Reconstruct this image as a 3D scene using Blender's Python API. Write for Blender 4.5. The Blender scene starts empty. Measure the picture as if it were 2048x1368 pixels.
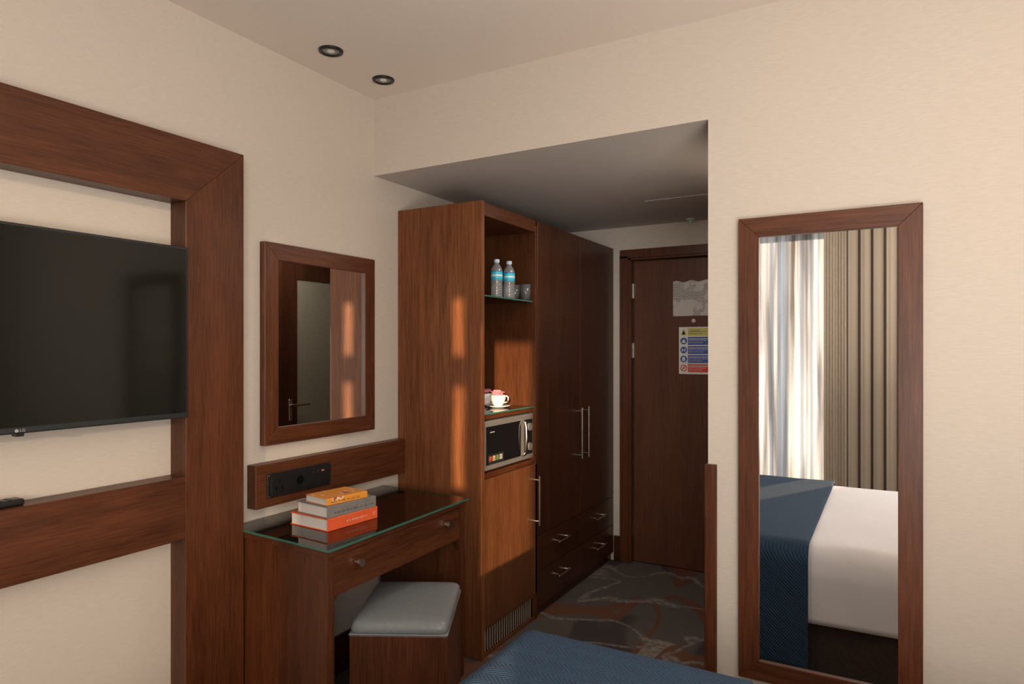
import bpy, bmesh, math, random
from mathutils import Vector, Matrix, noise
random.seed(4)
C = bpy.context.scene.collection
PI = math.pi
R = math.radians
try:
    bpy.context.scene.view_settings.view_transform = 'Standard'
except Exception: pass

# ---------------------------------------------------------------- materials
def nm(name):
    m = bpy.data.materials.new(name); m.use_nodes = True
    nt = m.node_tree; b = nt.nodes['Principled BSDF']
    return m, nt, b
def plain(name, col, rough=.5, metal=0, spec=.5, emit=None, es=0, noise_amt=.06, nscale=30, trans=0, ior=1.45, coat=0):
    m, nt, b = nm(name)
    b.inputs['Roughness'].default_value = rough
    b.inputs['Metallic'].default_value = metal
    b.inputs['Specular IOR Level'].default_value = spec
    b.inputs['Transmission Weight'].default_value = trans
    b.inputs['IOR'].default_value = ior
    b.inputs['Coat Weight'].default_value = coat
    if noise_amt:
        tc = nt.nodes.new('ShaderNodeTexCoord'); n = nt.nodes.new('ShaderNodeTexNoise')
        n.inputs['Scale'].default_value = nscale; n.inputs['Detail'].default_value = 4
        r = nt.nodes.new('ShaderNodeValToRGB')
        a = noise_amt
        r.color_ramp.elements[0].position = .3; r.color_ramp.elements[1].position = .7
        r.color_ramp.elements[0].color = tuple(c*(1-a) for c in col)+(1,)
        r.color_ramp.elements[1].color = tuple(min(1, c*(1+a)) for c in col)+(1,)
        nt.links.new(tc.outputs['Object'], n.inputs['Vector']); nt.links.new(n.outputs['Fac'], r.inputs['Fac'])
        nt.links.new(r.outputs['Color'], b.inputs['Base Color'])
    else:
        b.inputs['Base Color'].default_value = tuple(col)+(1,)
    if emit:
        b.inputs['Emission Color'].default_value = tuple(emit)+(1,); b.inputs['Emission Strength'].default_value = es
    return m
def wood(name, axis, dark, light, rough=.38, spec=.4, fine=1.0):
    m, nt, b = nm(name)
    L = nt.links.new
    tc = nt.nodes.new('ShaderNodeTexCoord')
    def ns(al, ac, detail, dist):
        mp = nt.nodes.new('ShaderNodeMapping'); s = [ac, ac, ac]; s[axis] = al
        mp.inputs['Scale'].default_value = s
        n = nt.nodes.new('ShaderNodeTexNoise'); n.inputs['Scale'].default_value = 1
        n.inputs['Detail'].default_value = detail; n.inputs['Distortion'].default_value = dist
        L(tc.outputs['Object'], mp.inputs['Vector']); L(mp.outputs['Vector'], n.inputs['Vector'])
        return n
    n1 = ns(1.2, 14, 5, .6); n2 = ns(9*fine, 190*fine, 3, .1)
    mx = nt.nodes.new('ShaderNodeMath'); mx.operation = 'MULTIPLY_ADD'; mx.inputs[1].default_value = .45
    m2 = nt.nodes.new('ShaderNodeMath'); m2.operation = 'MULTIPLY'; m2.inputs[1].default_value = .55
    L(n2.outputs['Fac'], m2.inputs[0]); L(n1.outputs['Fac'], mx.inputs[0]); L(m2.outputs[0], mx.inputs[2])
    r = nt.nodes.new('ShaderNodeValToRGB')
    r.color_ramp.elements[0].position = .34; r.color_ramp.elements[1].position = .66
    r.color_ramp.elements[0].color = tuple(dark)+(1,); r.color_ramp.elements[1].color = tuple(light)+(1,)
    L(mx.outputs[0], r.inputs['Fac']); L(r.outputs['Color'], b.inputs['Base Color'])
    bp = nt.nodes.new('ShaderNodeBump'); bp.inputs['Strength'].default_value = .08; bp.inputs['Distance'].default_value = .002
    L(n2.outputs['Fac'], bp.inputs['Height']); L(bp.outputs['Normal'], b.inputs['Normal'])
    b.inputs['Roughness'].default_value = rough; b.inputs['Specular IOR Level'].default_value = spec
    return m
WD, WL = (.050,.0145,.0052), (.135,.042,.016)
M = {}
M['wz'] = wood('wood_vertical', 2, WD, WL)
M['wy'] = wood('wood_along_wall', 1, WD, WL)
M['wx'] = wood('wood_across', 0, WD, WL)
M['side'] = wood('wood_side_lit', 2, (.105,.035,.012), (.24,.088,.034), fine=.8, rough=.5, spec=.22)  # same wood as the rest, its lit tone put into the colour
M['niche'] = wood('wood_niche_shaded', 2, (.05,.017,.006), (.11,.038,.015), fine=.8, spec=.25)  # same wood again, shade of the recess put into the colour
M['dz'] = wood('wood_dark_shaded_vertical', 2, (.034,.011,.005), (.075,.025,.011), rough=.33)  # shade from grazing light put into the wardrobe colour; bathroom door is dark wood
M['dy'] = wood('wood_dark_shaded_horizontal', 1, (.034,.011,.005), (.075,.025,.011), rough=.33)  # same shaded tone for the wardrobe drawers; baseboards are dark wood
M['door'] = wood('wood_door', 2, (.085,.029,.014), (.15,.056,.028), rough=.42)
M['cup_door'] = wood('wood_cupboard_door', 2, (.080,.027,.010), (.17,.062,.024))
def wallpaper(name, a, bcol):
    m, nt, b = nm(name); L = nt.links.new
    tc = nt.nodes.new('ShaderNodeTexCoord'); mp = nt.nodes.new('ShaderNodeMapping')
    mp.inputs['Scale'].default_value = (30, 30, 420)
    n = nt.nodes.new('ShaderNodeTexNoise'); n.inputs['Scale'].default_value = 1; n.inputs['Detail'].default_value = 3
    L(tc.outputs['Object'], mp.inputs['Vector']); L(mp.outputs['Vector'], n.inputs['Vector'])
    r = nt.nodes.new('ShaderNodeValToRGB'); r.color_ramp.elements[0].position = .3; r.color_ramp.elements[1].position = .7
    r.color_ramp.elements[0].color = a+(1,); r.color_ramp.elements[1].color = bcol+(1,)
    L(n.outputs['Fac'], r.inputs['Fac']); L(r.outputs['Color'], b.inputs['Base Color'])
    bp = nt.nodes.new('ShaderNodeBump'); bp.inputs['Strength'].default_value = .08; bp.inputs['Distance'].default_value = .001
    L(n.outputs['Fac'], bp.inputs['Height']); L(bp.outputs['Normal'], b.inputs['Normal'])
    b.inputs['Roughness'].default_value = .85; b.inputs['Specular IOR Level'].default_value = .15
    return m
M['wall'] = wallpaper('wallpaper', (.605,.543,.473), (.665,.60,.527))
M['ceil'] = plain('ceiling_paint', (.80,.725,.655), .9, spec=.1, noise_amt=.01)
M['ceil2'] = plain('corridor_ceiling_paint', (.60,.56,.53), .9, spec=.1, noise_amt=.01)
def carpet():
    m, nt, b = nm('carpet'); L = nt.links.new
    tc = nt.nodes.new('ShaderNodeTexCoord')
    def N(sc, det, dist, off, stretch=1, rot=0):
        mp = nt.nodes.new('ShaderNodeMapping'); mp.inputs['Location'].default_value = off
        mp.inputs['Scale'].default_value = (stretch,1,1); mp.inputs['Rotation'].default_value = (0,0,rot)
        n = nt.nodes.new('ShaderNodeTexNoise'); n.inputs['Scale'].default_value = sc; n.inputs['Detail'].default_value = det
        n.inputs['Distortion'].default_value = dist
        L(tc.outputs['Object'], mp.inputs['Vector']); L(mp.outputs['Vector'], n.inputs['Vector']); return n
    def mask(n, els):
        r = nt.nodes.new('ShaderNodeValToRGB'); r.color_ramp.interpolation = 'LINEAR'
        cr = r.color_ramp
        cr.elements[0].position = els[0][0]; cr.elements[0].color = (els[0][1],)*3+(1,)
        cr.elements[1].position = els[-1][0]; cr.elements[1].color = (els[-1][1],)*3+(1,)
        for p, v in els[1:-1]:
            e = cr.elements.new(p); e.color = (v,)*3+(1,)
        L(n.outputs['Fac'], r.inputs['Fac']); return r
    def mix(f, a, c2):
        x = nt.nodes.new('ShaderNodeMixRGB'); L(f, x.inputs[0])
        if isinstance(a, tuple): x.inputs[1].default_value = a+(1,)
        else: L(a, x.inputs[1])
        if isinstance(c2, tuple): x.inputs[2].default_value = c2+(1,)
        else: L(c2, x.inputs[2])
        return x.outputs[0]
    band = mask(N(1.7, 1.5, .4, (3.3,1.2,0)), [(.480,0),(.490,1),(.504,1),(.514,0)])
    rust = mask(N(1.25, 1, .4, (7.4,5.1,0), 1.9, R(35)), [(.535,0),(.548,.9),(.60,.9),(.612,0)])
    dk = mask(N(1.4, 1, .4, (2.4,8.1,0), 1.8, R(-30)), [(.55,0),(.575,.8),(1,.8)])
    bei = mask(N(1.2, 1.5, .5, (1.5,9.3,0), 1.5, R(20)), [(.585,0),(.605,.9),(1,.9)])
    speck = mask(N(34, 5, 0, (0,0,0)), [(.38,.1),(.64,1)])
    base = mix(N(2.2, 1, .3, (0,0,0)).outputs['Fac'], (.082,.070,.063), (.130,.110,.098))
    base = mix(speck.outputs[0], base, (.105,.088,.078))
    sb = mix(speck.outputs[0], (.15,.125,.105), (.31,.255,.20))
    sg = mix(speck.outputs[0], (.11,.095,.088), (.24,.205,.18))
    c = mix(dk.outputs[0], base, (.050,.044,.043))
    c = mix(bei.outputs[0], c, sb)
    c = mix(rust.outputs[0], c, (.145,.060,.036))
    c = mix(band.outputs[0], c, sg)
    L(c, b.inputs['Base Color']); b.inputs['Roughness'].default_value = .95; b.inputs['Specular IOR Level'].default_value = .05
    n = N(350, 2, 0, (0,0,0)); bp = nt.nodes.new('ShaderNodeBump'); bp.inputs['Strength'].default_value = .5; bp.inputs['Distance'].default_value = .004
    L(n.outputs['Fac'], bp.inputs['Height']); L(bp.outputs['Normal'], b.inputs['Normal'])
    return m
M['carpet'] = carpet()
M['mirror'] = plain('mirror_silver', (.86,.85,.83), .01, 1, noise_amt=0)
M['black'] = plain('black_plastic', (.012,.012,.013), .35, noise_amt=.05)
M['screen'] = plain('tv_screen', (.005,.006,.005), .10, spec=.5, noise_amt=0)
M['bezel'] = plain('tv_bezel', (.05,.055,.06), .3, .6, noise_amt=0)
M['chrome'] = plain('brushed_steel', (.72,.68,.62), .25, 1, noise_amt=.04)
M['grey_metal'] = plain('grey_microwave_metal', (.30,.29,.28), .4, .5, noise_amt=.04)
M['white'] = plain('white_ceramic', (.85,.83,.80), .2, noise_amt=.01)
M['paper'] = plain('paper', (.78,.75,.70), .8, noise_amt=.05, nscale=300)
M['white_plastic'] = plain('white_plastic', (.8,.8,.8), .4, noise_amt=0)
M['pink'] = plain('pink_sachet', (.75,.24,.30), .5, noise_amt=.3, nscale=90)
M['green'] = plain('green_led', (.05,.3,.12), .5, emit=(0,1,.4), es=.25, noise_amt=0)
M['leather'] = plain('grey_leather', (.23,.25,.26), .30, spec=.5, noise_amt=.06, nscale=60)
def clear(name, tint, rough=.02, alpha=.15, diff=0):
    m, nt, b = nm(name); L = nt.links.new
    tr = nt.nodes.new('ShaderNodeBsdfTransparent'); tr.inputs['Color'].default_value = tint+(1,)
    gl = nt.nodes.new('ShaderNodeBsdfGlossy'); gl.inputs['Roughness'].default_value = rough
    fr = nt.nodes.new('ShaderNodeFresnel'); fr.inputs['IOR'].default_value = 1.5
    ad = nt.nodes.new('ShaderNodeMath'); ad.operation = 'ADD'; ad.inputs[1].default_value = alpha; ad.use_clamp = True
    mx = nt.nodes.new('ShaderNodeMixShader')
    L(fr.outputs[0], ad.inputs[0]); L(ad.outputs[0], mx.inputs[0]); L(tr.outputs[0], mx.inputs[1]); L(gl.outputs[0], mx.inputs[2])
    out = mx.outputs[0]
    if diff:
        df = nt.nodes.new('ShaderNodeBsdfDiffuse'); df.inputs[0].default_value = (.85,.87,.88,1)
        m2 = nt.nodes.new('ShaderNodeMixShader'); m2.inputs[0].default_value = diff
        L(out, m2.inputs[1]); L(df.outputs[0], m2.inputs[2]); out = m2.outputs[0]
    L(out, nt.nodes['Material Output'].inputs['Surface'])
    return m
M['glass'] = clear('clear_glass', (.99,.99,.99), alpha=.02, diff=.08)
M['glass_top'] = clear('desk_glass', (.86,.93,.90), alpha=.07)
M['glass_edge'] = plain('green_glass_edge', (.05,.16,.12), .15, noise_amt=0)
M['pet'] = clear('bottle_plastic', (.97,.98,.99), .08, alpha=.05, diff=.16)
M['frost'] = plain('frosted_glass', (.27,.25,.19), .4, noise_amt=.03)
def zig(name, col, col2):
    m, nt, b = nm(name); L = nt.links.new
    tc = nt.nodes.new('ShaderNodeTexCoord'); sp = nt.nodes.new('ShaderNodeSeparateXYZ'); L(tc.outputs['Object'], sp.inputs[0])
    def mth(op, a, bb=None, c=None):
        x = nt.nodes.new('ShaderNodeMath'); x.operation = op
        for i, v in enumerate((a, bb, c)):
            if v is None: continue
            if isinstance(v, (int, float)): x.inputs[i].default_value = v
            else: L(v, x.inputs[i])
        return x.outputs[0]
    ax = mth('PINGPONG', sp.outputs[1], .035)
    s = mth('ADD', mth('ADD', sp.outputs[0], mth('MULTIPLY', ax, 1.2)), mth('MULTIPLY', sp.outputs[2], 1.0))
    h = mth('PINGPONG', s, .0075)
    h = mth('MULTIPLY', h, 133.0)
    h = mth('POWER', h, .5)
    r = nt.nodes.new('ShaderNodeValToRGB'); r.color_ramp.elements[0].color = col2+(1,); r.color_ramp.elements[1].color = col+(1,)
    r.color_ramp.elements[1].position = .6
    L(h, r.inputs[0]); L(r.outputs[0], b.inputs['Base Color'])
    bp = nt.nodes.new('ShaderNodeBump'); bp.inputs['Strength'].default_value = .7; bp.inputs['Distance'].default_value = .005
    L(h, bp.inputs['Height']); L(bp.outputs[0], b.inputs['Normal'])
    b.inputs['Roughness'].default_value = .8; b.inputs['Sheen Weight'].default_value = .05; b.inputs['Specular IOR Level'].default_value = .15
    return m
M['blue'] = zig('blue_quilted_throw', (.032,.070,.130), (.014,.032,.068))
M['linen'] = plain('white_linen', (.80,.81,.86), .85, spec=.1, noise_amt=.02, nscale=5)
M['divan'] = plain('dark_divan_fabric', (.05,.036,.03), .9, noise_amt=.2, nscale=80)
def sheer():
    m, nt, b = nm('sheer_voile'); L = nt.links.new
    tl = nt.nodes.new('ShaderNodeBsdfTranslucent'); df = nt.nodes.new('ShaderNodeBsdfDiffuse'); tr = nt.nodes.new('ShaderNodeBsdfTransparent')
    tc = nt.nodes.new('ShaderNodeTexCoord'); mp = nt.nodes.new('ShaderNodeMapping'); mp.inputs['Scale'].default_value = (13,1,.5)
    n = nt.nodes.new('ShaderNodeTexNoise'); n.inputs['Scale'].default_value = 1; n.inputs['Detail'].default_value = 3; n.inputs['Distortion'].default_value = .3
    r = nt.nodes.new('ShaderNodeValToRGB'); r.color_ramp.elements[0].position = .40; r.color_ramp.elements[1].position = .60
    r.color_ramp.elements[0].color = (.16,.145,.135,1); r.color_ramp.elements[1].color = (.70,.72,.73,1)
    L(tc.outputs['Object'], mp.inputs['Vector']); L(mp.outputs[0], n.inputs['Vector']); L(n.outputs['Fac'], r.inputs[0])
    L(r.outputs[0], tl.inputs[0]); L(r.outputs[0], df.inputs[0])
    a = nt.nodes.new('ShaderNodeMixShader'); a.inputs[0].default_value = .3; L(tl.outputs[0], a.inputs[1]); L(df.outputs[0], a.inputs[2])
    c = nt.nodes.new('ShaderNodeMixShader'); c.inputs[0].default_value = .12; L(a.outputs[0], c.inputs[1]); L(tr.outputs[0], c.inputs[2])
    L(c.outputs[0], nt.nodes['Material Output'].inputs['Surface'])
    return m
M['sheer'] = sheer()
def stripes():
    m, nt, b = nm('striped_curtain'); L = nt.links.new
    tc = nt.nodes.new('ShaderNodeTexCoord'); sp = nt.nodes.new('ShaderNodeSeparateXYZ'); L(tc.outputs['Object'], sp.inputs[0])
    x = nt.nodes.new('ShaderNodeMath'); x.operation = 'PINGPONG'; x.inputs[1].default_value = .044; L(sp.outputs[0], x.inputs[0])
    r = nt.nodes.new('ShaderNodeValToRGB'); cr = r.color_ramp
    s = nt.nodes.new('ShaderNodeMath'); s.operation = 'MULTIPLY'; s.inputs[1].default_value = 1/.044; L(x.outputs[0], s.inputs[0])
    cr.elements[0].position = .17; cr.elements[0].color = (.075,.055,.048,1)
    cr.elements[1].position = .27; cr.elements[1].color = (.46,.405,.335,1)
    L(s.outputs[0], r.inputs[0]); L(r.outputs[0], b.inputs['Base Color']); b.inputs['Roughness'].default_value = .9
    return m
M['stripes'] = stripes()
M['curtain'] = plain('plain_curtain', (.46,.405,.335), .9, noise_amt=.05)

# ---------------------------------------------------------------- helpers
def tag(o, label=None, cat=None, group=None, kind=None):
    if label: o['label'] = label
    if cat: o['category'] = cat
    if group: o['group'] = group
    if kind: o['kind'] = kind
    return o
class MB:
    def __init__(s): s.bm = bmesh.new()
    def box(s, x0, x1, y0, y1, z0, z1, bev=.0, seg=1):
        vs = [s.bm.verts.new(p) for p in ((x0,y0,z0),(x1,y0,z0),(x1,y1,z0),(x0,y1,z0),(x0,y0,z1),(x1,y0,z1),(x1,y1,z1),(x0,y1,z1))]
        fs = [s.bm.faces.new([vs[i] for i in q]) for q in ((3,2,1,0),(4,5,6,7),(0,1,5,4),(1,2,6,5),(2,3,7,6),(3,0,4,7))]
        if bev:
            es = list({e for f in fs for e in f.edges})
            bmesh.ops.bevel(s.bm, geom=es, offset=bev, segments=seg, profile=.5, affect='EDGES')
        return s
    def prism(s, pts, vec):
        vec = Vector(vec); n = len(pts)
        a = [s.bm.verts.new(p) for p in pts]; b = [s.bm.verts.new(Vector(p)+vec) for p in pts]
        s.bm.faces.new(a); s.bm.faces.new(b[::-1])
        for i in range(n): s.bm.faces.new((a[i], b[i], b[(i+1)%n], a[(i+1)%n]))
        return s
    def lathe(s, prof, cx=0, cy=0, n=28, sx=1, sy=1):
        rings = []
        for r, z in prof:
            if r < 1e-6: rings.append([s.bm.verts.new((cx,cy,z))])
            else: rings.append([s.bm.verts.new((cx+sx*r*math.cos(2*PI*i/n), cy+sy*r*math.sin(2*PI*i/n), z)) for i in range(n)])
        for a, b in zip(rings, rings[1:]):
            for i in range(n):
                j = (i+1)%n
                if len(a) == 1 and len(b) == 1: continue
                if len(a) == 1: s.bm.faces.new((a[0], b[j], b[i]))
                elif len(b) == 1: s.bm.faces.new((a[i], a[j], b[0]))
                else: s.bm.faces.new((a[i], a[j], b[j], b[i]))
        return s
    def tube(s, pts, r, n=12):
        pts = [Vector(p) for p in pts]; rings = []
        for i, p in enumerate(pts):
            d = (pts[min(i+1,len(pts)-1)]-pts[max(i-1,0)]).normalized()
            up = Vector((0,0,1)) if abs(d.z) < .9 else Vector((1,0,0))
            a = d.cross(up).normalized(); b = d.cross(a)
            rings.append([s.bm.verts.new(p+r*(a*math.cos(2*PI*k/n)+b*math.sin(2*PI*k/n))) for k in range(n)])
        for a, b in zip(rings, rings[1:]):
            for k in range(n): s.bm.faces.new((a[k], a[(k+1)%n], b[(k+1)%n], b[k]))
        s.bm.faces.new(rings[0][::-1]); s.bm.faces.new(rings[-1])
        return s
    def build(s, name, mat, parent=None, origin=None, smooth=False, local=False):
        bm = s.bm
        bmesh.ops.recalc_face_normals(bm, faces=bm.faces)
        root = parent
        while root is not None and root.parent is not None: root = root.parent
        if root is not None and not local:
            mat_ = Matrix.Translation(root.location) @ Matrix.Rotation(root.rotation_euler.z, 4, 'Z')
            bm.transform(mat_.inverted())
        if origin is not None: bm.transform(Matrix.Translation(-Vector(origin)))
        me = bpy.data.meshes.new(name); bm.to_mesh(me); bm.free()
        if smooth:
            for p in me.polygons: p.use_smooth = True
        me.materials.append(mat)
        o = bpy.data.objects.new(name, me); C.objects.link(o)
        if parent is not None: o.parent = parent
        if origin is not None: o.location = origin
        return o
def thing(name, loc, label=None, cat=None, group=None, rz=0, kind=None):
    o = bpy.data.objects.new(name, None); o.empty_display_size = .05; C.objects.link(o)
    o.location = loc; o.rotation_euler = (0,0,rz)
    return tag(o, label, cat, group, kind)
def dup(root, loc, label, rz=None):
    r = root.copy(); C.objects.link(r); r.location = loc; r['label'] = label
    if rz is not None: r.rotation_euler = (0,0,rz)
    for ch in list(root.children):
        c = ch.copy(); C.objects.link(c); c.parent = r
        for g in list(ch.children):
            d = g.copy(); C.objects.link(d); d.parent = c
    return r
def box(x0,x1,y0,y1,z0,z1,bev=0,seg=1): return MB().box(x0,x1,y0,y1,z0,z1,bev,seg)
def struct(name, mb, mat): return tag(mb.build(name, mat), kind='structure')

# ---------------------------------------------------------------- camera
CX, CH, F = 2.116, 1.43, 1325.0
cam_d = bpy.data.cameras.new('camera'); cam = bpy.data.objects.new('camera', cam_d); C.objects.link(cam)
cam.location = (CX, 0, CH); cam.rotation_euler = (R(90), 0, R(29.7))
cam_d.sensor_width = 36; cam_d.lens = F/2048*36; cam_d.shift_y = 14/2048; cam_d.clip_start = .02
bpy.context.scene.camera = cam

# ---------------------------------------------------------------- room shell
YF, XO, YD, HC, HB, XR, YW = 2.394, 1.554, 4.243, 2.606, 2.247, 3.6, -1.3
struct('floor', box(-.12, XR+.12, YW-.1, YD+.2, -.05, 0), M['carpet'])
struct('ceiling', box(-.12, XR+.12, YW-.1, YF, HC, HC+.08), M['ceil'])
struct('wall_left', box(-.12, 0, YW-.1, YD+.2, 0, HC+.08), M['wall'])
struct('wall_right', box(XR, XR+.12, YW-.1, YF+.12, 0, HC+.08), M['wall'])
struct('wall_far', box(XO, XR, YF, YF+.12, 0, HC+.08), M['wall'])
struct('wall_bulkhead', box(0, XO, YF, YF+.004, HB, HC+.08), M['wall'])
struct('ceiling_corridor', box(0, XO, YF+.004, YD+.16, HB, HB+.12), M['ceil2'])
struct('wall_corridor', box(XO, XO+.12, YF+.12, YD+.12, 0, HB+.12), M['wall'])
w = MB(); w.box(0, .605, YD, YD+.12, 0, HB); w.box(1.47, XO, YD, YD+.12, 0, HB); w.box(.605, 1.47, YD, YD+.12, 2.035, HB)
w.box(0, XO+.1, YD+.10, YD+.16, 0, HB)  # added slab behind the door, stops light leaking around the leaf
struct('wall_back', w, M['wall'])
# window wall with a window and an added opening that shapes the sun
w = MB(); a, b = YW-.05, YW
w.box(0, .95, a, b, 0, HC+.08); w.box(.95, 1.80, a, b, 0, .25); w.box(.95, 1.80, a, b, 2.4, HC+.08); w.box(1.80, 2.26, a, b, 0, HC+.08)
w.box(2.26, 2.69, a, b, 0, .75); w.box(2.26, 2.69, a, b, 2.27, HC+.08); w.box(2.69, XR, a, b, 0, HC+.08)
struct('wall_window', w, M['wall'])
w = MB()
for x0, x1 in ((.95,1.0),(1.38,1.42),(1.75,1.80)): w.box(x0, x1, a, b-.01, .25, 2.4)
for z0, z1 in ((.25,.3),(2.35,2.4)): w.box(.95, 1.8, a+.005, b-.015, z0, z1)
struct('window_1', w, M['white_plastic'])
w = MB(); w.box(2.35, 2.44, a, b-.01, .75, 2.27); w.box(2.26, 2.35, a, b-.01, 1.86, 2.0); w.box(2.26, 2.35, a, b-.01, .75, 1.38); w.box(2.44, 2.69, a, b-.01, 2.15, 2.27)  # unseen bars and panels, added to cut the sun into patches
struct('sun_slit_frame', w, M['white_plastic'])
struct('baseboard_back', box(.495, .541, YD-.015, YD, 0, .17, .002), M['dy'])
struct('baseboard_left', box(0, .016, 1.66, 2.40, 0, .17, .002), M['dy'])
struct('baseboard_far', box(XO+.04, XR, YF-.015, YF, 0, .12, .002), M['dy'])
struct('trim_1', box(1.545, 1.586, 2.376, YF, 0, 1.022, .002).box(1.545, XO, YF, 2.47, 0, 1.022, .002), M['wz'])
# entrance door
d = thing('door_1', (1.04, YD, 0), kind='structure')
f = MB()
for (x0, x1, y0, y1) in ((.541,.598,YD-.022,YD),(.585,.617,YD-.012,YD+.04)):
    f.box(x0, x1, y0, y1, 0, 2.05, .002)
f.box(.541, 1.53, YD-.022, YD, 2.035, 2.092, .002); f.box(.585, 1.49, YD-.012, YD+.04, 2.022, 2.05, .002)
f.box(1.473, 1.53, YD-.022, YD, 0, 2.05, .002); f.box(1.458, 1.49, YD-.012, YD+.04, 0, 2.05, .002)
f.build('door_frame', M['wz'], d)
box(.619, 1.457, YD+.04, YD+.085, .005, 2.021, .002).build('door_leaf', M['door'], d)
for z in (.22, 1.42, 1.82): box(.615, .624, YD+.028, YD+.040, z-.05, z+.05, .001).build('hinge', M['chrome'], d)
MB().box(1.35, 1.38, YD+.025, YD+.04, .96, 1.12, .003).tube([(1.365,YD+.04,1.05),(1.365,YD-.01,1.05),(1.27,YD-.01,1.05)], .009).build('door_handle', M['chrome'], d)
pm = MB(); pm.tube([(1.02,YD+.034,1.612),(1.02,YD+.045,1.612)], .013, 20); pm.build('peephole', M['chrome'], d)
# bathroom door on the corridor wall (seen in the small mirror)
d = thing('door_2', (XO, 3.58, 0), kind='structure')
f = MB(); f.box(XO-.02, XO, 3.12, 3.18, 0, 2.10); f.box(XO-.02, XO, 3.98, 4.04, 0, 2.10); f.box(XO-.02, XO, 3.12, 4.04, 2.04, 2.10)
f.build('door_frame', M['dz'], d)
f = MB(); f.box(XO-.012, XO, 3.18, 3.30, 0, 2.04); f.box(XO-.012, XO, 3.86, 3.98, 0, 2.04); f.box(XO-.012, XO, 3.30, 3.86, 1.92, 2.04); f.box(XO-.012, XO, 3.30, 3.86, 0, .2)
f.build('door_leaf', M['dz'], d)
box(XO-.006, XO, 3.30, 3.86, .2, 1.92).build('glass_panel', M['frost'], d)
MB().box(XO-.017, XO-.012, 3.225, 3.255, .93, 1.08, .002).tube([(XO-.012,3.24,1.04),(XO-.055,3.24,1.04),(XO-.06,3.27,1.04),(XO-.06,3.37,1.04)], .008).build('door_handle', M['chrome'], d)

# ceiling hatch, detector, spots
h = thing('ceiling_hatch', (1.22, 3.8, HB), 'pale square access hatch in the low corridor ceiling', 'hatch')
box(.94, 1.50, 3.54, 4.10, HB-.002, HB, .0005).build('panel', M['ceil2'], h)
det = thing('smoke_detector', (1.03, 4.16, HB), 'tiny round corridor ceiling sensor with green light', 'detector')
MB().lathe([(0,HB-.016),(.022,HB-.014),(.028,HB-.008),(.03,HB),(0,HB)], 1.03, 4.16, 24).build('housing', M['ceil2'], det, smooth=True)
MB().lathe([(0,HB-.021),(.005,HB-.019),(.006,HB-.014),(0,HB-.014)], 1.03, 4.16, 12).build('indicator', M['green'], det)
def spot(x, y, label):
    t = thing('ceiling_spotlight', (x, y, HC), label, 'ceiling light', 'recessed black spotlights')
    MB().lathe([(.030,HC-.002),(.034,HC-.008),(.046,HC-.007),(.048,HC),(.028,HC)], x, y, 32).build('rim', M['black'], t, smooth=True)
    MB().lathe([(.031,HC-.001),(.031,HC-.004),(.016,HC-.003),(.016,HC-.001)], x, y, 32).build('baffle', M['grey_metal'], t)
    MB().lathe([(0,HC-.0045),(.015,HC-.004),(.016,HC-.001),(0,HC-.001)], x, y, 24).build('lens', M['white_plastic'], t)
spot(.203, 1.914, 'black ringed ceiling spotlight farther from the corridor, above the small mirror')
spot(.196, 2.233, 'black ringed ceiling spotlight next to the bulkhead and wall corner')

# ---------------------------------------------------------------- mitred frames
def mitre(root, plane, a0, a1, b0, b1, wd, d0, d1, mh, mv):
    P = (lambda a, b, d: (d, a, b)) if plane == 'x' else (lambda a, b, d: (a, d, b))
    V = P(0, 0, d1-d0)
    i0, i1, j0, j1 = a0+wd, a1-wd, b0+wd, b1-wd
    def pc(q, n, m):
        o = MB().prism([P(x, y, d0) for x, y in q], V); bmesh.ops.bevel(o.bm, geom=list(o.bm.edges), offset=.0012, segments=1, affect='EDGES'); o.build(n, m, root)
    pc([(a0,b1),(a1,b1),(i1,j1),(i0,j1)], 'frame_rail', mh)
    pc([(a0,b0),(i0,j0),(i1,j0),(a1,b0)], 'frame_rail', mh)
    pc([(a0,b0),(a0,b1),(i0,j1),(i0,j0)], 'frame_stile', mv)
    pc([(a1,b0),(i1,j0),(i1,j1),(a1,b1)], 'frame_stile', mv)
t = thing('wall_mirror', (1.933, YF, .305), 'tall full length mirror in wooden frame on the right wall', 'mirror')
mitre(t, 'y', 1.663, 2.204, .303, 1.877, .066, YF-.024, YF, M['wx'], M['wz'])
box(1.725, 2.143, YF-.013, YF-.006, .365, 1.815).build('mirror_glass', M['mirror'], t)
t = thing('wall_mirror', (0, 2.054, 1.056), 'smaller wood framed mirror hung above the desk', 'mirror')
mitre(t, 'x', 1.741, 2.367, 1.056, 1.845, .066, 0, .03, M['wy'], M['wz'])
box(.006, .018, 1.80, 2.308, 1.115, 1.786).build('mirror_glass', M['mirror'], t)

# ---------------------------------------------------------------- tv frame + tv
t = thing('wall_frame', (0, .885, 0), 'large thick wooden wall surround framing the television', 'wooden surround')
X1 = .084
def pz(q, n, m):
    o = MB().prism([(0, y, z) for y, z in q], (X1, 0, 0)); bmesh.ops.bevel(o.bm, geom=list(o.bm.edges), offset=.0015, segments=1, affect='EDGES'); return o.build(n, m, t)
ZT, ZI = 2.1325, 1.922
pz([(.167,ZT),(1.603,ZT),(1.3755,ZI),(.395,ZI)], 'top_rail', M['wy'])
pz([(1.603,ZT),(1.603,0),(1.3755,0),(1.3755,ZI)], 'upright', M['wz'])
pz([(.167,ZT),(.395,ZI),(.395,0),(.167,0)], 'upright', M['wz'])
pz([(.395,.798),(1.3755,.798),(1.3755,1.005),(.395,1.005)], 'lower_rail', M['wy'])
t = thing('television', (.06, .885, 1.204), 'black flat screen television on the left wall', 'television')
box(.072, .104, .402, 1.370, 1.204, 1.765, .004, 2).build('bezel', M['bezel'], t)
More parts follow.
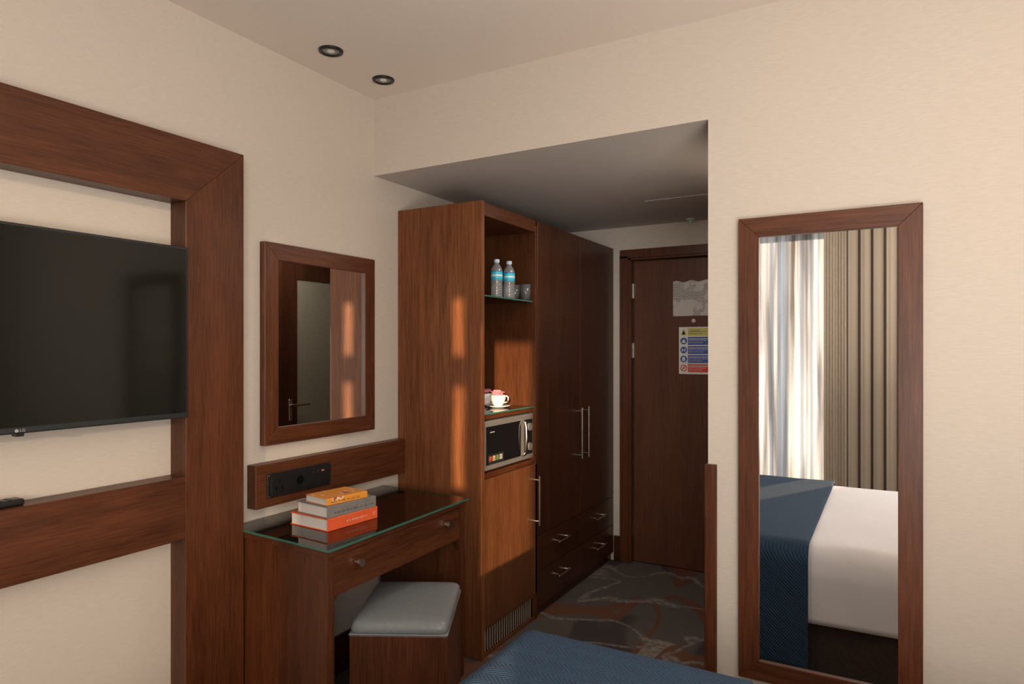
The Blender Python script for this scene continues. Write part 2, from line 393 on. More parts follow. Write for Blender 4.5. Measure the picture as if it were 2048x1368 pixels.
box(.10, .1055, .410, 1.362, 1.222, 1.757).build('screen', M['screen'], t)
box(.045, .075, .55, 1.22, 1.27, 1.62, .01, 2).build('rear_cover', M['black'], t)
box(.001, .05, .72, 1.05, 1.34, 1.56, .002).build('wall_bracket', M['black'], t)
box(.076, .098, .875, .897, 1.196, 1.206, .002).build('sensor', M['black'], t)
def text(body, size, mat, parent, mtx, name, ext=.0004, local=False):
    cu = bpy.data.curves.new(name, 'FONT'); cu.body = body; cu.size = size; cu.extrude = ext; cu.align_x = 'CENTER'; cu.align_y = 'CENTER'
    o = bpy.data.objects.new(name, cu); C.objects.link(o)
    me = bpy.data.meshes.new_from_object(o.evaluated_get(bpy.context.evaluated_depsgraph_get()))
    bpy.data.objects.remove(o)
    me.transform(mtx)
    root = parent
    while root.parent is not None: root = root.parent
    if not local: me.transform((Matrix.Translation(root.location) @ Matrix.Rotation(root.rotation_euler.z, 4, 'Z')).inverted())
    me.materials.clear(); me.materials.append(mat)
    p = bpy.data.objects.new(name, me); C.objects.link(p); p.parent = parent; return p
def face_x(x, y, z): return Matrix(((0,0,1,x),(1,0,0,y),(0,1,0,z),(0,0,0,1)))
def face_ny(x, y, z): return Matrix(((1,0,0,x),(0,0,-1,y),(0,1,0,z),(0,0,0,1)))
bpy.context.view_layer.update()
lgm = plain('logo_grey', (.38,.38,.38), .4, noise_amt=0)
text('LG', .011, lgm, t, face_x(.1045,.889,1.2125), 'logo_letters')
lg = MB(); lg.tube([(.104,.875,1.2125),(.1052,.875,1.2125)], .0045, 20); lg.build('logo_disc', lgm, t)
t = thing('remote_control', (.045,.83,1.005), 'small black remote control lying on the lower wooden rail', 'remote control')
box(.024,.068,.745,.912,1.005,1.023,.006,3).build('body', M['black'], t, smooth=False)
bt = MB()
for i in range(6):
    for j in range(3): bt.box(.031+j*.011,.038+j*.011,.765+i*.022,.775+i*.022,1.0225,1.0245,.001)
bt.build('buttons', M['bezel'], t)

# ---------------------------------------------------------------- desk rail, socket, desk
t = thing('desk_backboard', (0,2.12,.825), 'horizontal wooden rail on the wall above the desk', 'wooden rail')
box(0,.05,1.683,2.566,.825,.99,.0015).build('board', M['wy'], t)
t = thing('socket_panel', (.05,1.896,.86), 'black multi socket plate set into the wooden rail above the desk', 'socket panel')
box(.05,.057,1.731,2.061,.858,.952,.002).build('plate', M['black'], t)
md = box(.0565,.0585,1.748,2.046,.872,.940,.001).build('socket_strip', M['black'], t)
for y, z in ((1.77,.892),(1.80,.892),(1.785,.918)): box(.0582,.0592,y-.004,y+.004,z-.006,z+.006).build('pin_hole', M['screen'], md)
h = MB(); h.tube([(.0582,1.89,.905),(.0598,1.89,.905)], .018, 20); h.build('round_socket', M['screen'], md)
for y in (1.96,1.985): h = MB(); h.tube([(.0565,y,.925),(.0598,y,.925)], .003, 10); h.build('jack', M['chrome'], md)
box(.0583,.0592,2.005,2.02,.922,.927).build('indicator', plain('amber', (.6,.3,.05), .5, noise_amt=0), md)
for y, z in ((1.738,.945),(2.054,.945),(1.738,.865),(2.054,.865)):
    h = MB(); h.tube([(.0565,y,z),(.058,y,z)], .003, 10); h.build('screw', M['chrome'], t)

t = thing('desk', (.26,2.02,0), 'small dark wooden desk with glass top and one drawer', 'desk')
ZD = .768
TP = [(.002,1.612),(.522,1.580),(.498,2.425),(.002,2.455)]
def slab(pts, z0, z1): return MB().prism([(x,y,z0) for x,y in pts], (0,0,z1-z0))
slab(TP, ZD-.022, ZD).build('desktop', M['wy'], t)
GP = [(.002,1.606),(.535,1.572),(.510,2.432),(.002,2.462)]
gt_ = slab(GP, ZD, ZD+.008).build('glass_top', M['glass_top'], t)
g = MB()
for p, q in ((GP[0],GP[1]),(GP[1],GP[2]),(GP[2],GP[3])):
    dx, dy = q[0]-p[0], q[1]-p[1]; l = math.hypot(dx,dy); nx, ny = dy/l*.001, -dx/l*.001
    g.prism([(p[0],p[1],ZD),(q[0],q[1],ZD),(q[0]+nx,q[1]+ny,ZD),(p[0]+nx,p[1]+ny,ZD)], (0,0,.008))
g.build('glass_edge', M['glass_edge'], gt_)
slab([(.018,1.616),(.515,1.586),(.514,1.618),(.018,1.648)], 0, ZD-.022).build('side_panel', M['wz'], t)
slab([(.018,2.42),(.494,2.388),(.493,2.42),(.018,2.452)], 0, ZD-.022).build('side_panel', M['wz'], t)
slab([(.018,1.648),(.035,1.648),(.035,2.42),(.018,2.42)], .52, ZD-.022).build('back_rail', M['dy'], t)
dr = slab([(.488,1.620),(.509,1.619),(.489,2.388),(.468,2.389)], .605, ZD-.028).build('drawer', M['wy'], t)
slab([(.05,1.650),(.488,1.624),(.468,2.385),(.05,2.40)], .62, ZD-.035).build('drawer_box', M['dy'], t)
for y in (1.735, 2.29):
    x = .508-(y-1.619)*.026
    k = MB(); k.tube([(x-.002,y,.69),(x+.014,y,.69)], .007, 14); k.tube([(x+.012,y,.69),(x+.026,y,.69)], .014, 20)
    k.build('knob', M['chrome'], dr)
n = 8
for y0, s in ((1.618,1),(2.388,-1)):
    pts = [(y0, .606), (y0, .556)] + [(y0+s*(.05-.05*math.cos(PI/2*i/n)), .556+.05*math.sin(PI/2*i/n)) for i in range(1,n+1)]
    xx = .505-(y0-1.619)*.026
    MB().prism([(xx-.02,y,z) for y, z in pts], (.018,0,0)).build('corner_bracket', M['dy'], t)

# books
def book(loc, rz, L, W, H, cover, label, kind='hard'):
    t = thing('book', loc, label, 'book', 'stack of books on the desk', rz)
    e = .003 if kind == 'hard' else .0012
    o = MB(); o.box(-W,0,0,L,0,e,.0006); o.box(-W,0,0,L,H-e,H,.0006); o.box(-e,0.0015,0,L,.0005,H-.0005,.0012)
    o.build('cover', cover, t, local=True)
    MB().box(-W+.004,-e,.004,L-.004,e,H-e).build('pages', M['paper'], t, local=True)
    return t
ZB = ZD+.008
cov_r = plain('orange_red_cover', (.80,.12,.035), .4, noise_amt=.06); cov_g = plain('grey_cover', (.22,.205,.19), .5, noise_amt=.1)
soft = plain('pale_lettering', (.75,.55,.42), .6, noise_amt=0); dark = plain('dark_lettering', (.06,.055,.05), .6, noise_amt=0)
def cover_art():
    m, nt, b = nm('orange_paperback_cover'); L = nt.links.new
    tc = nt.nodes.new('ShaderNodeTexCoord'); n = nt.nodes.new('ShaderNodeTexNoise'); n.inputs['Scale'].default_value = 22; n.inputs['Detail'].default_value = 1
    r = nt.nodes.new('ShaderNodeValToRGB'); r.color_ramp.interpolation = 'CONSTANT'
    r.color_ramp.elements[0].color = (.85,.33,.04,1); r.color_ramp.elements[1].position = .60; r.color_ramp.elements[1].color = (.88,.68,.40,1)
    e = r.color_ramp.elements.new(.66); e.color = (.55,.10,.02,1)
    L(tc.outputs['Object'], n.inputs['Vector']); L(n.outputs['Fac'], r.inputs[0]); L(r.outputs[0], b.inputs['Base Color']); b.inputs['Roughness'].default_value = .35
    return m
def strokes(t, x, y0, y1, z0, z1, mat, nrow=1):
    o = MB(); rnd = random.Random(int(y0*1000)+3)
    for rr in range(nrow):
        za = z0+(z1-z0)*rr/nrow; zb = za+(z1-z0)/nrow*.7; y = y0
        while y < y1:
            wv = rnd.uniform(.003,.006)
            o.box(x, x+.0004, y, y+wv*.25, za, zb)
            if rnd.random() < .7: o.box(x, x+.0004, y, y+wv, zb-(zb-za)*.15, zb)
            if rnd.random() < .6: o.box(x, x+.0004, y, y+wv, za, za+(zb-za)*.15)
            if rnd.random() < .5: o.box(x, x+.0004, y+wv*.75, y+wv, za, zb)
            y += wv+.002+(.006 if rnd.random() < .15 else 0)
    o.build('spine_lettering', mat, t, local=True)
b1 = book((.372,1.728,ZB), R(-4), .246, .205, .045, cov_r, 'thick orange red hardback book at the bottom of the stack')
strokes(b1, .0015, .09, .19, .018, .028, soft); strokes(b1, .0015, .222, .236, .014, .032, soft, 2)
b2 = book((.366,1.733,ZB+.045), R(-6), .232, .175, .042, cov_g, 'grey hardback book in the middle of the stack')
strokes(b2, .0015, .03, .14, .013, .022, dark); strokes(b2, .0015, .155, .22, .013, .022, dark)
b3 = book((.350,1.744,ZB+.087), R(-9), .186, .132, .024, cover_art(), 'small orange paperback book on top of the stack', 'soft')
strokes(b3, .0015, .02, .15, .007, .015, dark)

# stool
t = thing('stool', (.530,1.994,0), 'square wooden stool with grey leather cushion tucked at the desk', 'stool', rz=R(28))
HX, HY = .172, .215
MB().box(-HX,HX,-HY,HY,.0,.432,.004,2).build('base', M['wz'], t, local=True)
def cushion():
    bm = MB(); b = bm.bm
    def sq(u, e): return math.copysign(abs(u)**e, u)
    rings = []
    prof = [(1.0,.438),(1.010,.444),(1.012,.452),(1.002,.462),(.975,.470),(.93,.4755),(.85,.479),(.7,.4825),(.5,.485),(.25,.4865),(.1,.487)]
    N_ = 64
    for s, z in prof:
        ring = []
        for i in range(N_):
            a = 2*PI*i/N_; e = .14
            ring.append(b.verts.new((s*HX*sq(math.cos(a), e), s*HY*sq(math.sin(a), e), z)))
        rings.append(ring)
    for p, q in zip(rings, rings[1:]):
        for i in range(N_): b.faces.new((p[i], p[(i+1)%N_], q[(i+1)%N_], q[i]))
    b.faces.new(rings[-1]); b.faces.new(rings[0][::-1])
    return bm
cushion().build('cushion', M['leather'], t, local=True, smooth=True)
pp = MB().box(-HX-.002,HX+.002,-HY-.002,HY+.002,.431,.439,.003,2)
pp.build('piping', M['leather'], t, local=True)

# ---------------------------------------------------------------- tall cabinet
XF = .489; Y0, Y1 = 2.567, 3.127; HW = 2.113
t = thing('tall_cabinet', (.245,2.847,0), 'tall wooden cabinet with open niche, microwave shelf and lower door', 'cabinet')
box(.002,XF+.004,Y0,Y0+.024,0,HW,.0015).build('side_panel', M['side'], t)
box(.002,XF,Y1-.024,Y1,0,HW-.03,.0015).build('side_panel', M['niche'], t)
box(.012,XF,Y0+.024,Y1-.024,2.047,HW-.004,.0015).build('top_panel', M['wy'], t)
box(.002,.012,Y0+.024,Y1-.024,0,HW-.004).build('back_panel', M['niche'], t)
box(.012,.478,Y0+.024,Y1-.024,1.100,1.122,.0015).build('shelf', M['wy'], t)
gm = box(.014,.482,Y0+.026,Y1-.026,1.122,1.129).build('shelf_glass', M['glass_top'], t)
box(.482,.4835,Y0+.026,Y1-.026,1.122,1.129).build('glass_edge', M['glass_edge'], gm)
gs = box(.05,.470,Y0+.025,Y1-.025,1.677,1.684).build('glass_shelf', M['glass_top'], t)
box(.470,.4715,Y0+.025,Y1-.025,1.677,1.684).build('glass_edge', M['glass_edge'], gs)
box(.012,.484,Y0+.024,Y1-.024,.826,.850,.0015).build('shelf', M['wy'], t)
dd = box(.471,XF,Y0+.026,Y1-.004,.137,.823,.0015).build('door', M['cup_door'], t)
def vhandle(y, z0, z1, par):
    k = MB(); X = XF+.034; e = .022
    k.tube([(X,y,z0),(X,y,z1)], .0055, 12)
    k.tube([(XF,y,z0+e),(X,y,z0+e)], .005, 10); k.tube([(XF,y,z1-e),(X,y,z1-e)], .005, 10)
    k.build('handle', M['chrome'], par)
vhandle(3.085, .505, .765, dd)
gr = MB(); gr.box(.462,.474,Y0+.024,Y1-.024,0,.135)
vg = gr.build('vent_grille', M['black'], t)
sl = MB()
for i in range(21):
    y = Y0+.052+i*.0222; sl.box(.4735,.4775,y,y+.007,.018,.120,.001)
sl.build('vent_slats', plain('vent_metal', (.42,.32,.25), .4, .2, noise_amt=.05), vg)
fr = MB(); fr.box(.4735,.486,Y0+.024,Y1-.002,0,.014); fr.box(.4735,.486,Y0+.024,Y1-.002,.124,.136); fr.box(.4735,.486,Y1-.03,Y1-.002,.014,.124)
fr.build('vent_border', M['cup_door'], vg)

# double wardrobe
t = thing('wardrobe', (.245,3.69,0), 'shaded two door wardrobe with four drawers beside the entrance', 'wardrobe')
A, Bq = Y1+.001, YD-.002
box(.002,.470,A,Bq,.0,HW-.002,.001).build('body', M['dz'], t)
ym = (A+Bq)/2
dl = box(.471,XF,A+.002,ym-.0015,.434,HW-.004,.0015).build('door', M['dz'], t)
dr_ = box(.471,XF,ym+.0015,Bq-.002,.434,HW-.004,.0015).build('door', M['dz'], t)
vhandle(ym-.045, .775, 1.08, dl); vhandle(ym+.055, .775, 1.08, dr_)
for (y0, y1) in ((A+.002,ym-.0015),(ym+.0015,Bq-.002)):
    for z0, z1 in ((.245,.430),(.055,.241)):
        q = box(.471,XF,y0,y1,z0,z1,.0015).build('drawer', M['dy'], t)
        yc, zc = (y0+y1)/2, (z0+z1)/2+.02
        k = MB(); X = XF+.03
        k.tube([(XF,yc-.055,zc),(XF+.02,yc-.058,zc),(X,yc-.07,zc),(X+.003,yc,zc),(X,yc+.07,zc),(XF+.02,yc+.058,zc),(XF,yc+.055,zc)], .0055, 10)
        k.build('handle', M['chrome'], q)

# microwave
t = thing('microwave', (.25,2.86,.850), 'silver and black microwave in the tall cabinet', 'microwave')
ya, yb, za, zb = 2.600, 3.085, .860, 1.092
box(.06,.462,ya,yb,za,zb,.004,2).build('casing', M['grey_metal'], t)
fd = MB(); fd.box(.462,.485,ya,yb,za,zb,.006,3); fd.build('front_panel', M['grey_metal'], t)
box(.484,.4895,ya+.012,ya+.345,za+.026,zb-.026,.002).build('door_window', plain('microwave_glass',(.008,.008,.009),.08,spec=.6,noise_amt=0), t)
box(.484,.4885,ya+.385,yb-.014,za+.026,zb-.026,.002).build('control_panel', M['black'], t)
k = MB(); yh = ya+.366
k.tube([(.485,yh,zb-.030),(.502,yh,zb-.038),(.508,yh,zb-.06),(.510,yh,(za+zb)/2),(.508,yh,za+.055),(.502,yh,za+.033),(.485,yh,za+.025)], .0065, 14)
k.build('door_handle', M['chrome'], t, smooth=True)
for i, z in enumerate((za+.065, zb-.065)):
    k = MB(); k.tube([(.488,yb-.055,z),(.500,yb-.055,z)], .020, 24); k.build('dial', M['grey_metal'], t)
sk = box(.4895,.4902,ya+.03,ya+.17,za+.030,za+.075).build('sticker', plain('sticker_black',(.02,.02,.02),.4,noise_amt=0), t)
cols = ((.35,.06,.04),(.45,.33,.18),(.12,.2,.07),(.45,.40,.36))
for i in range(4):
    box(.4902,.4907,ya+.035+i*.032,ya+.060+i*.032,za+.042,za+.066).build('sticker_picture', plain('sticker_pic', cols[i], .4, noise_amt=.6, nscale=160), sk)
lt = MB()
for i in range(7): lt.box(.4895,.4901,ya+.045+i*.006,ya+.0485+i*.006,zb-.056,zb-.051)
lt.build('brand_lettering', lgm, t)
for y in (ya+.05, yb-.05):
    for x in (.1,.42): MB().tube([(x,y,.8505),(x,y,.862)], .012, 12).build('foot', M['black'], t)

# bottles, glasses, cups
def bottle(x, y, z, label):
    t = thing('water_bottle', (x,y,z), label, 'bottle', 'water bottles on the glass shelf')
    pf = [(0,.0),(.024,.0),(.029,.004),(.030,.012)]
    for i in range(5):
        zz = .018+i*.014; pf += [(.0300,zz),(.0275,zz+.005),(.0300,zz+.010)]
    pf += [(.0295,.092),(.0295,.140),(.028,.150),(.022,.165),(.013,.178),(.0115,.185),(.0115,.192)]
    MB().lathe(pf, 0, 0, 28).build('bottle_body', M['pet'], t, local=True, smooth=True)
    MB().lathe([(.0303,.096),(.0303,.142)], 0, 0, 28).build('label_band', LBL, t, local=True, smooth=True)
    MB().lathe([(.0,.186),(.014,.186),(.0145,.188),(.0145,.201),(.012,.203),(0,.203)], 0, 0, 24).build('cap', M['cap'], t, local=True)
    return t
def label_mat():
    m, nt, b = nm('bottle_label'); L = nt.links.new
    tc = nt.nodes.new('ShaderNodeTexCoord'); sp = nt.nodes.new('ShaderNodeSeparateXYZ'); L(tc.outputs['Object'], sp.inputs[0])
    s = nt.nodes.new('ShaderNodeMath'); s.operation = 'MULTIPLY_ADD'; s.inputs[1].default_value = 1/.046; s.inputs[2].default_value = -.096/.046; L(sp.outputs[2], s.inputs[0])
    r = nt.nodes.new('ShaderNodeValToRGB'); r.color_ramp.interpolation = 'CONSTANT'; cr = r.color_ramp
    cr.elements[0].color = (.05,.40,.60,1); cr.elements[1].position = .2; cr.elements[1].color = (.05,.60,.80,1)
    for p, c in ((.42,(.85,.9,.9,1)),(.60,(.05,.60,.80,1)),(.9,(.03,.22,.5,1))):
        e = cr.elements.new(p); e.color = c
    L(s.outputs[0], r.inputs[0]); L(r.outputs[0], b.inputs['Base Color']); b.inputs['Roughness'].default_value = .3
    return m
LBL = label_mat(); M['cap'] = plain('blue_white_cap', (.55,.72,.85), .4, noise_amt=0)
b0 = bottle(.372,2.90,1.6845,'water bottle with blue label, farther from the drinking glasses')
dup(b0, (.392,2.992,1.6845), 'water bottle with blue label, next to the drinking glasses')
def tumbler(x, y, z, label):
    t = MB().lathe([(0,.0),(.024,.0),(.0285,.085),(.0275,.085),(.0235,.008),(0,.008)], 0, 0, 28).build('drinking_glass', M['glass'], None, smooth=True)
    t.location = (x,y,z); return tag(t, label, 'glass', 'tumblers on the glass shelf')
g0 = tumbler(.448,3.068,1.6845,'clear tumbler nearest the front edge of the glass shelf')
for p, l in (((.384,3.068,1.6845),'clear tumbler in the middle of the row of three'),((.320,3.068,1.6845),'clear tumbler at the back of the glass shelf')):
    c = g0.copy(); C.objects.link(c); c.location = p; c['label'] = l
def cup(x, y, z, rz, l1, l2, l3):
    s = MB().lathe([(0,0),(.035,0),(.040,.003),(.064,.010),(.064,.012),(.040,.006),(0,.004)], 0, 0, 36).build('saucer', M['white'], None, smooth=True)
    s.location = (x,y,z); tag(s, l2, 'saucer', 'white saucers in the niche')
    t = thing('teacup', (x,y,z+.0055), l1, 'cup', 'white teacups in the niche', rz)
    MB().lathe([(0,.0),(.020,.0),(.021,.004),(.030,.015),(.038,.035),(.041,.058),(.039,.058),(.035,.035),(.027,.015),(0,.006)], 0, 0, 36).build('bowl', M['white'], t, local=True, smooth=True)
    MB().tube([(.036,0,.048),(.050,0,.052),(.060,0,.044),(.060,0,.030),(.050,0,.018),(.032,0,.018)], .004, 10).build('handle', M['white'], t, local=True, smooth=True)
    k = MB()
    for i in range(4): k.box(-.022+i*.010,-.018+i*.010,-.022,.022,.035,.078+.008*math.sin(i*2),.001)
    k.prism([(-.030,-.026,.066),(.030,-.022,.070),(.032,.026,.078),(-.026,.026,.074)], (0,0,.004))
    n_ = k.build('tea_sachets', M['pink'], None, smooth=False); n_.location = (x,y,z+.0055); n_.rotation_euler = (0,0,rz+.5)
    tag(n_, l3, 'sachets', 'pink sachets in the cups')
cup(.365,2.925,1.1295,R(60),'white teacup nearer the front of the niche shelf','white saucer under the front teacup','pink sachets standing in the front teacup')
cup(.243,2.995,1.1295,R(10),'white teacup at the back, half hidden by the cabinet side','white saucer under the rear teacup','pink sachets standing in the rear half hidden teacup')

# notices on the door
yd = YD+.0398
t = thing('notice_sheet', (1.01,yd,1.75), 'glossy printed fire plan sheet taped at the top of the door', 'notice')
o = MB(); n = 16
tp = [o.bm.verts.new((.885+.27*i/n, yd-.001-.003*abs(math.sin(i*.8)), 1.868+.006*math.sin(i*1.1))) for i in range(n+1)]
bo = [o.bm.verts.new((.885+.27*i/n, yd-.0005, 1.644)) for i in range(n+1)]
for i in range(n): o.bm.faces.new((bo[i],bo[i+1],tp[i+1],tp[i]))
def plan_mat():
    m, nt, b = nm('printed_plan'); L = nt.links.new
    tc = nt.nodes.new('ShaderNodeTexCoord'); br = nt.nodes.new('ShaderNodeTexBrick')
    mp = nt.nodes.new('ShaderNodeMapping'); mp.inputs['Rotation'].default_value = (R(90),0,0)
    br.inputs['Scale'].default_value = 22; br.inputs['Mortar Size'].default_value = .03
    br.inputs['Color1'].default_value = (.62,.58,.55,1); br.inputs['Color2'].default_value = (.54,.51,.49,1); br.inputs['Mortar'].default_value = (.2,.19,.19,1)
    n = nt.nodes.new('ShaderNodeTexNoise'); n.inputs['Scale'].default_value = 9
    r = nt.nodes.new('ShaderNodeValToRGB'); r.color_ramp.elements[0].position = .5; r.color_ramp.elements[1].position = .52
    mx = nt.nodes.new('ShaderNodeMixRGB'); mx.inputs[2].default_value = (.64,.60,.57,1)
    L(tc.outputs['Object'], mp.inputs[0]); L(mp.outputs[0], br.inputs['Vector']); L(tc.outputs['Object'], n.inputs['Vector']); L(n.outputs['Fac'], r.inputs[0])
    L(r.outputs[0], mx.inputs[0]); L(br.outputs['Color'], mx.inputs[1]); L(mx.outputs[0], b.inputs['Base Color']); b.inputs['Roughness'].default_value = .3
    return m
o.build('sheet', plan_mat(), t)
t = thing('safety_sign', (1.03,yd,1.42), 'safety notice with yellow, blue and red rows on the door', 'sign')
x0, x1, z0, z1 = .924, 1.134, 1.268, 1.572
box(x0,x1,yd-.001,yd,z0,z1).build('sheet', plain('sign_paper',(.85,.83,.80),.6,noise_amt=0), t)
yel = plain('sign_yellow',(.70,.64,.20),.5,noise_amt=0); blu = plain('sign_blue',(.07,.13,.42),.5,noise_amt=0); red = plain('sign_red',(.75,.08,.06),.5,noise_amt=0)
hgt = (z1-z0-.012)/5
for i in range(5):
    zt = z1-.006-i*hgt; zb_ = zt-hgt+.007
    mat = (yel,blu,blu,blu,red)[i]
    row = box(x0+.058,x1-.006,yd-.0018,yd-.001,zb_,zt).build('row', mat, t)
    zc = (zt+zb_)/2; xc = x0+.031
    if i == 0:
        sy = MB().prism([(xc-.021,yd-.001,zb_+.004),(xc+.021,yd-.001,zb_+.004),(xc,yd-.001,zt-.002)], (0,-.0008,0)).build('symbol', yel, t)
        k = MB(); k.prism([(xc-.012,yd-.0018,zb_+.009),(xc+.012,yd-.0018,zb_+.009),(xc,yd-.0018,zt-.013)], (0,-.0006,0)); k.build('symbol_mark', M['black'], sy)
        text('Caution', .018, M['black'], row, face_ny(x0+.105,yd-.0022,zc+.010), 'lettering', .0002)
    else:
        k = MB(); k.tube([(xc,yd-.001,zc),(xc,yd-.0018,zc)], .022, 24); sy = k.build('symbol', blu if i < 4 else red, t)
        k = MB()
        if i == 1: k.tube([(xc,yd-.0018,zc),(xc,yd-.0022,zc)], .009, 16); k.box(xc-.014,xc+.014,yd-.0022,yd-.0018,zc-.012,zc-.007)
        elif i == 2: k.box(xc-.012,xc-.006,yd-.0022,yd-.0018,zc-.01,zc+.01); k.box(xc+.006,xc+.012,yd-.0022,yd-.0018,zc-.01,zc+.01); k.box(xc-.004,xc+.004,yd-.0022,yd-.0018,zc-.002,zc+.002)
        elif i == 3: k.tube([(xc,yd-.0018,zc+.004),(xc,yd-.0022,zc+.004)], .010, 16); k.box(xc-.01,xc+.01,yd-.0022,yd-.0018,zc-.012,zc-.004)
        else: k.tube([(xc,yd-.0018,zc),(xc,yd-.0022,zc)], .016, 20)
        k.build('symbol_mark', M['white_plastic'], sy)
        if i == 4:
            k = MB(); k.prism([(xc-.014,yd-.0022,zc-.011),(xc-.011,yd-.0022,zc-.014),(xc+.014,yd-.0022,zc+.011),(xc+.011,yd-.0022,zc+.014)], (0,-.0004,0)); k.tube([(xc,yd-.0022,zc),(xc,yd-.0026,zc)], .006, 12); k.build('symbol_bar', red, sy)
    k = MB(); rnd = random.Random(i)
    for j, hh in enumerate((.006,.003,.003)):
        if i == 0 and j == 0: continue
        zz = zt-.010-j*.013; x = x0+.063
        while x < x1-.02-.02*j:
            wv = rnd.uniform(.006,.016); k.box(x,min(x+wv,x1-.009),yd-.0022,yd-.0018,zz-hh,zz); x += wv+.003
    k.build('fine_print', M['black'] if i == 0 else M['paper'], row)

# ---------------------------------------------------------------- bed
t = thing('bed', (2.2,.96,0), 'bed with dark fabric divan base and white mattress', 'bed')
box(1.225,3.22,.215,1.70,.03,.30,.01,2).build('divan_base', M['divan'], t)
box(1.215,3.23,.205,1.712,.30,.55,.04,3).build('mattress', M['linen'], t, smooth=True)
for x in (1.3,3.1):
    for y in (.3,1.6): MB().tube([(x,y,0),(x,y,.035)], .03, 14).build('castor', M['black'], t)
def drape(x0, x1, y0, y1, ztop, zhem, rad, foot, amp, seed, nx=60, ny=110):
    o = MB(); bm = o.bm
    drop = ztop-zhem; flat = (y1-y0)-2*rad; arc = rad*PI/2
    tot = 2*(drop-rad)+2*arc+flat
    def across(s):
        if s < drop-rad: return y0, zhem+s, -1
        s -= drop-rad
        if s < arc:
            a = s/rad; return y0+rad-rad*math.cos(a), ztop-rad+rad*math.sin(a), -.5
        s -= arc
        if s < flat: return y0+rad+s, ztop, 0
        s -= flat
        if s < arc:
            a = s/rad; return y1-rad+rad*math.sin(a), ztop-rad+rad*math.cos(a), .5
        s -= arc
        return y1, ztop-rad-s, 1
    totx = (x1-x0-rad)+((arc+drop-rad) if foot else rad)
    rows = []
    for i in range(nx+1):
        sx = totx*i/nx; row = []
        if foot:
            if sx < drop-rad: xx, low = x0, drop-sx
            elif sx < drop-rad+arc: a = (sx-drop+rad)/rad; xx, low = x0+rad-rad*math.cos(a), rad-rad*math.sin(a)
            else: xx, low = x0+rad+(sx-drop+rad-arc), 0
        else: xx, low = x0+sx, 0
        for j in range(ny+1):
            y, z, sd = across(tot*j/ny)
            z2 = min(z, ztop-low)
            w_ = noise.noise(Vector((xx*4+seed, y*4, z2*3)))*amp
            if abs(sd) == 1: y2 = y+sd*(abs(w_)*1.5+amp*.3); zz = z2
            else: y2 = y; zz = z2+w_
            row.append(bm.verts.new((xx-(abs(w_) if low > rad*.9 else 0), y2, max(zz, zhem))))
        rows.append(row)
    for a, b in zip(rows, rows[1:]):
        for j in range(ny):
            try: bm.faces.new((a[j], a[j+1], b[j+1], b[j]))
            except ValueError: pass
    bmesh.ops.remove_doubles(bm, verts=bm.verts, dist=.0005)
    return o
dv = drape(1.200, 3.20, .190, 1.732, .592, .285, .09, True, .008, 3, 60, 90).build('duvet', M['linen'], None, origin=(2.2,.96,.56), smooth=True)
tag(dv, 'smooth white duvet covering the bed', 'duvet')
th = drape(1.160, 1.82, .172, 1.756, .612, .09, .075, True, .004, 8, 70, 110).build('bed_throw', M['blue'], None, origin=(1.5,.96,.57), smooth=True)
tag(th, 'blue quilted herringbone throw across the foot of the bed', 'throw')
for ob, th_ in ((dv,.006),(th,.010)):
    md = ob.modifiers.new('thickness', 'SOLIDIFY'); md.thickness = th_; md.offset = 0

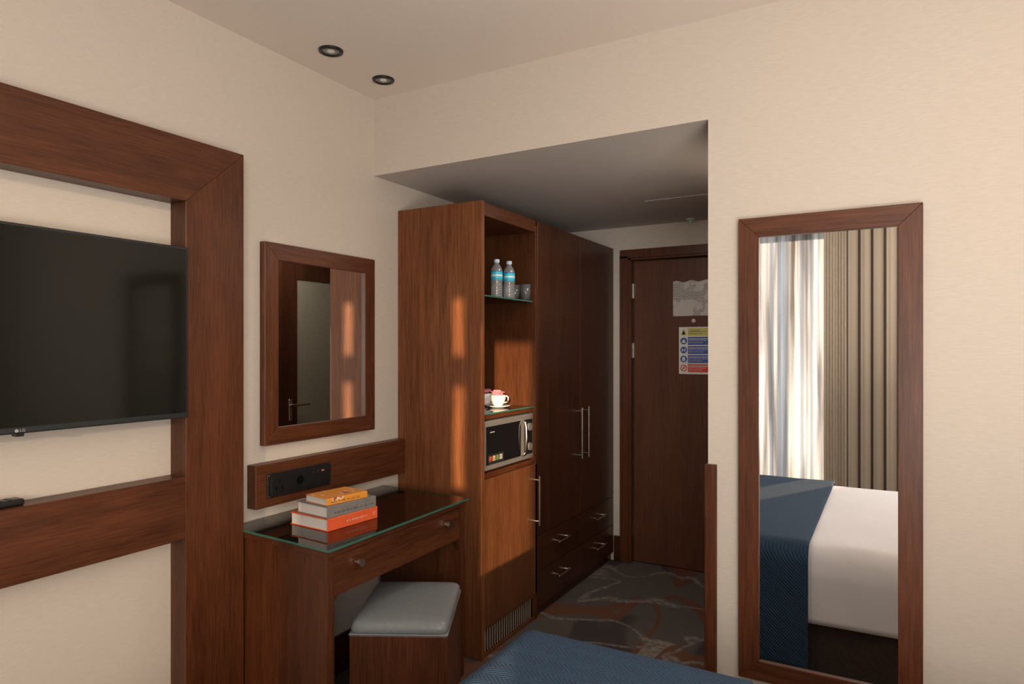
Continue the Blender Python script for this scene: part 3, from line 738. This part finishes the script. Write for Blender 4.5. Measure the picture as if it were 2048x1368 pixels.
# ---------------------------------------------------------------- curtains
def curtain(x0, x1, y, z0, z1, amp, per, seed, name, mat, label, n=160):
    o = MB(); rows = []
    for z in [z0+(z1-z0)*k/12 for k in range(13)]:
        rows.append([o.bm.verts.new((x0+(x1-x0)*i/n, y+amp*math.sin(2*PI*(x0+(x1-x0)*i/n)/per+seed+.6*math.sin(i*.06+z*.4))+amp*.4*math.sin(i*.31+seed), z)) for i in range(n+1)])
    for a, b in zip(rows, rows[1:]):
        for i in range(n): o.bm.faces.new((a[i],a[i+1],b[i+1],b[i]))
    ob = o.build(name, mat, None, origin=((x0+x1)/2,y,z0), smooth=True)
    return tag(ob, label, 'curtain')
curtain(.93,1.70,-1.19,.01,2.52,.018,.11,1,'sheer_curtain',M['sheer'],'grey white sheer curtain over the bright window, seen in the tall mirror',260)
curtain(1.655,1.82,-1.10,.01,2.52,.008,.2,0,'curtain',M['curtain'],'plain beige part of the drawn curtain next to the sheer')
curtain(1.822,2.17,-1.10,.01,2.52,.006,.088,2,'curtain',M['stripes'],'beige curtain with dark brown vertical stripes seen in the tall mirror')
t = thing('curtain_rail', (1.55,YW,2.54), 'long curtain rail above the window', 'curtain rail')
box(.85,2.25,-1.24,-1.06,2.52,2.606,.002).build('pelmet', M['white_plastic'], t)

# ---------------------------------------------------------------- light
W = bpy.data.worlds.new('world'); bpy.context.scene.world = W; W.use_nodes = True
W.node_tree.nodes['Background'].inputs[0].default_value = (.93,.96,1,1); W.node_tree.nodes['Background'].inputs[1].default_value = 1.6
def aim(o, d): o.rotation_euler = Vector(d).to_track_quat('-Z','Y').to_euler()
s = bpy.data.lights.new('sun','SUN'); s.energy = 7.5; s.color = (1,.70,.43); s.angle = R(.7); so = bpy.data.objects.new('sun', s); C.objects.link(so); so.location = (5,-6,4); aim(so, (-.5,1,-.155))
def area(name, loc, d, sx, sy, e, col):
    l = bpy.data.lights.new(name,'AREA'); l.shape = 'RECTANGLE'; l.size = sx; l.size_y = sy; l.energy = e; l.color = col
    o = bpy.data.objects.new(name, l); C.objects.link(o); o.location = loc; aim(o, d); return o
area('daylight_fill', (3.0,-1.15,1.6), (-.42,1,0), .8, 1.5, 38, (1,.95,.90))  # added fill for daylight, set before solid wall beside the openings
area('room_fill', (2.7,.2,2.56), (0,0,-1), 1.4, 1.6, 9, (1,.90,.80))  # added overhead fill in place of bounced light, no fixture here
area('added_uplight', (2.75,.5,1.0), (-.35,.2,1), .9, .9, 29, (1,.89,.79))  # no lamp stands here; added to lift the ceiling
area('corridor_fill', (1.2,3.1,2.235), (0,.1,-1), .5, .9, 12, (1,.91,.82))  # added fill to brighten the corridor, no fitting modelled
